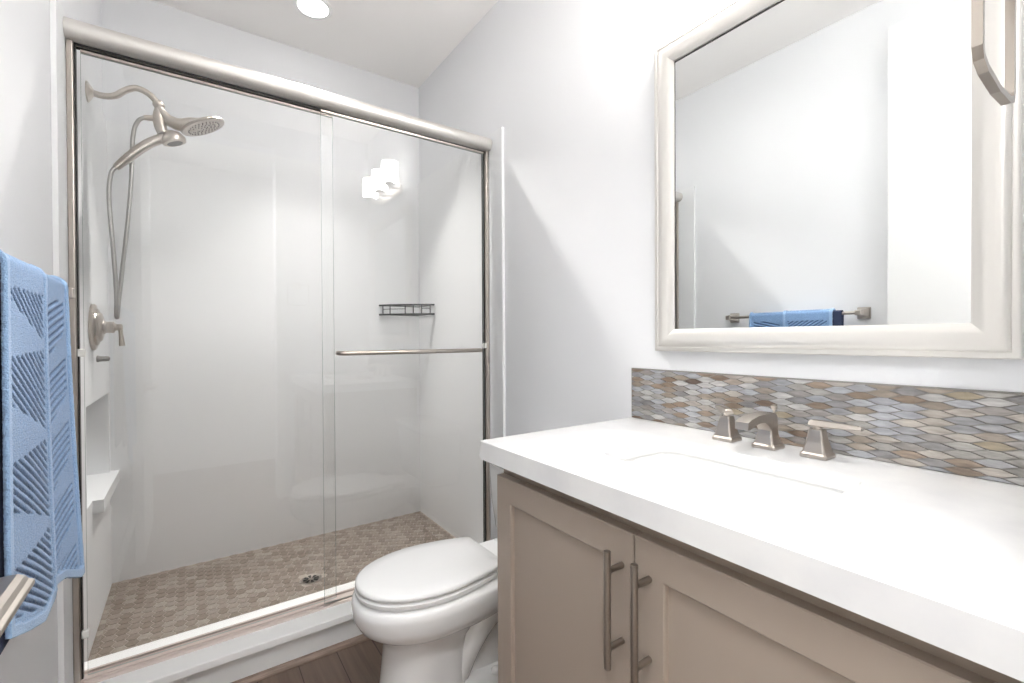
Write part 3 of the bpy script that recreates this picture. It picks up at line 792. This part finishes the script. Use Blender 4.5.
# ------------------------------------------------------------------ towel ring on the near wall
t = thing('towel_ring', 'square nickel towel ring hanging from the near wall beside the mirror', 'towel ring', (.628, YN, 1.50))
bm = B()
yr = .098
x0, x1, z0, z1 = .560, .696, 1.357, 1.500
pts = [(x0, z1), (x0, z0+.012), (x0+.004, z0+.004), (x0+.020, z0-.001), (.628, z0-.004), (x1-.020, z0-.001), (x1-.004, z0+.004), (x1, z0+.012), (x1, z1)]
rings = []
P = [Vector((p[0], 0, p[1])) for p in pts]
closed_pts = P
for i in range(len(P)):
    a = P[i-1]; b = P[(i+1) % len(P)]; tg = (b-a).normalized(); nn = Vector((-tg.z, 0, tg.x))
    hw, hy = .0033, .0036
    rings.append([P[i]+nn*hw+Vector((0, yr-hy, 0)), P[i]+nn*hw+Vector((0, yr+hy, 0)), P[i]-nn*hw+Vector((0, yr+hy, 0)), P[i]-nn*hw+Vector((0, yr-hy, 0))])
rings.append(rings[0]); 
loft(bm, rings, cap=False)
bmesh.ops.remove_doubles(bm, verts=bm.verts, dist=1e-5)
obj('ring', bm, M_pull, t, smooth=False)
bm = B()
def sy_(y, h): return [(.628-h, y, 1.50-h), (.628+h, y, 1.50-h), (.628+h, y, 1.50+h), (.628-h, y, 1.50+h)]
loft(bm, [sy_(YN+.0005, .026), sy_(YN+.006, .026), sy_(YN+.010, .020), sy_(YN+.05, .012), sy_(yr+.010, .012)])
obj('mount', bm, M_nickel, t, smooth=False, bevel=.001)

# ------------------------------------------------------------------ open room door lying along the left wall
dx0, dx1, dy0, dy1, dz1 = -.228, -.193, YN+.004, .700, 2.42
bm = B()
def rp(y0, y1, z0, z1, d, x): return [(x, y0+d, z0+d), (x, y1-d, z0+d), (x, y1-d, z1-d), (x, y0+d, z1-d)]
# leaf as a grid of boards with two recessed, moulded panels on the room side
py0, py1 = dy0+.13, dy1-.125
PZ = ((.25, .95), (1.10, 2.20))
for (a, b, c, d) in ((dy0, py0, .008, dz1), (py1, dy1, .008, dz1), (py0, py1, .008, PZ[0][0]), (py0, py1, PZ[0][1], PZ[1][0]), (py0, py1, PZ[1][1], dz1)):
    box(bm, dx0, dx1, a, b, c, d)
for (c, d) in PZ:
    loft(bm, [rp(py0, py1, c, d, 0, dx1-.0001), rp(py0, py1, c, d, .006, dx1-.002), rp(py0, py1, c, d, .016, dx1-.009), rp(py0, py1, c, d, .028, dx1-.009), rp(py0, py1, c, d, .055, dx1-.003)], cap=True)
    box(bm, dx0, dx1-.012, py0, py1, c, d)
door = struct(obj('door_1', bm, mat('door_paint', srgb(226, 226, 225), .4), smooth=False))
bm = B(); lathe(bm, [(0, .032), (.006, .032), (.009, .028), (.011, .014), (.040, .012)], (dx1, .640, .875), (1, 0, 0), 28)
rose = obj('rosette', bm, M_nickel, door)
# lever: stepped, bevelled bar pointing to the hinges
def lv(y, s_): return [(dx1+.034, y, .878-.009*s_), (dx1+.056, y, .878-.009*s_), (dx1+.062, y, .878-.005*s_), (dx1+.062, y, .878), (dx1+.058, y, .878+.002*s_), (dx1+.055, y, .878+.006*s_), (dx1+.050, y, .878+.009*s_), (dx1+.034, y, .878+.009*s_)]
bm = B(); loft(bm, [lv(.662, .9), lv(.658, 1), lv(.56, 1), lv(.535, 1), lv(.530, .9)])
lev = obj('door_lever', bm, M_nickel, door, smooth=False, bevel=.001)
lev['label'] = 'brushed nickel door lever'; rose['label'] = 'round nickel rosette'
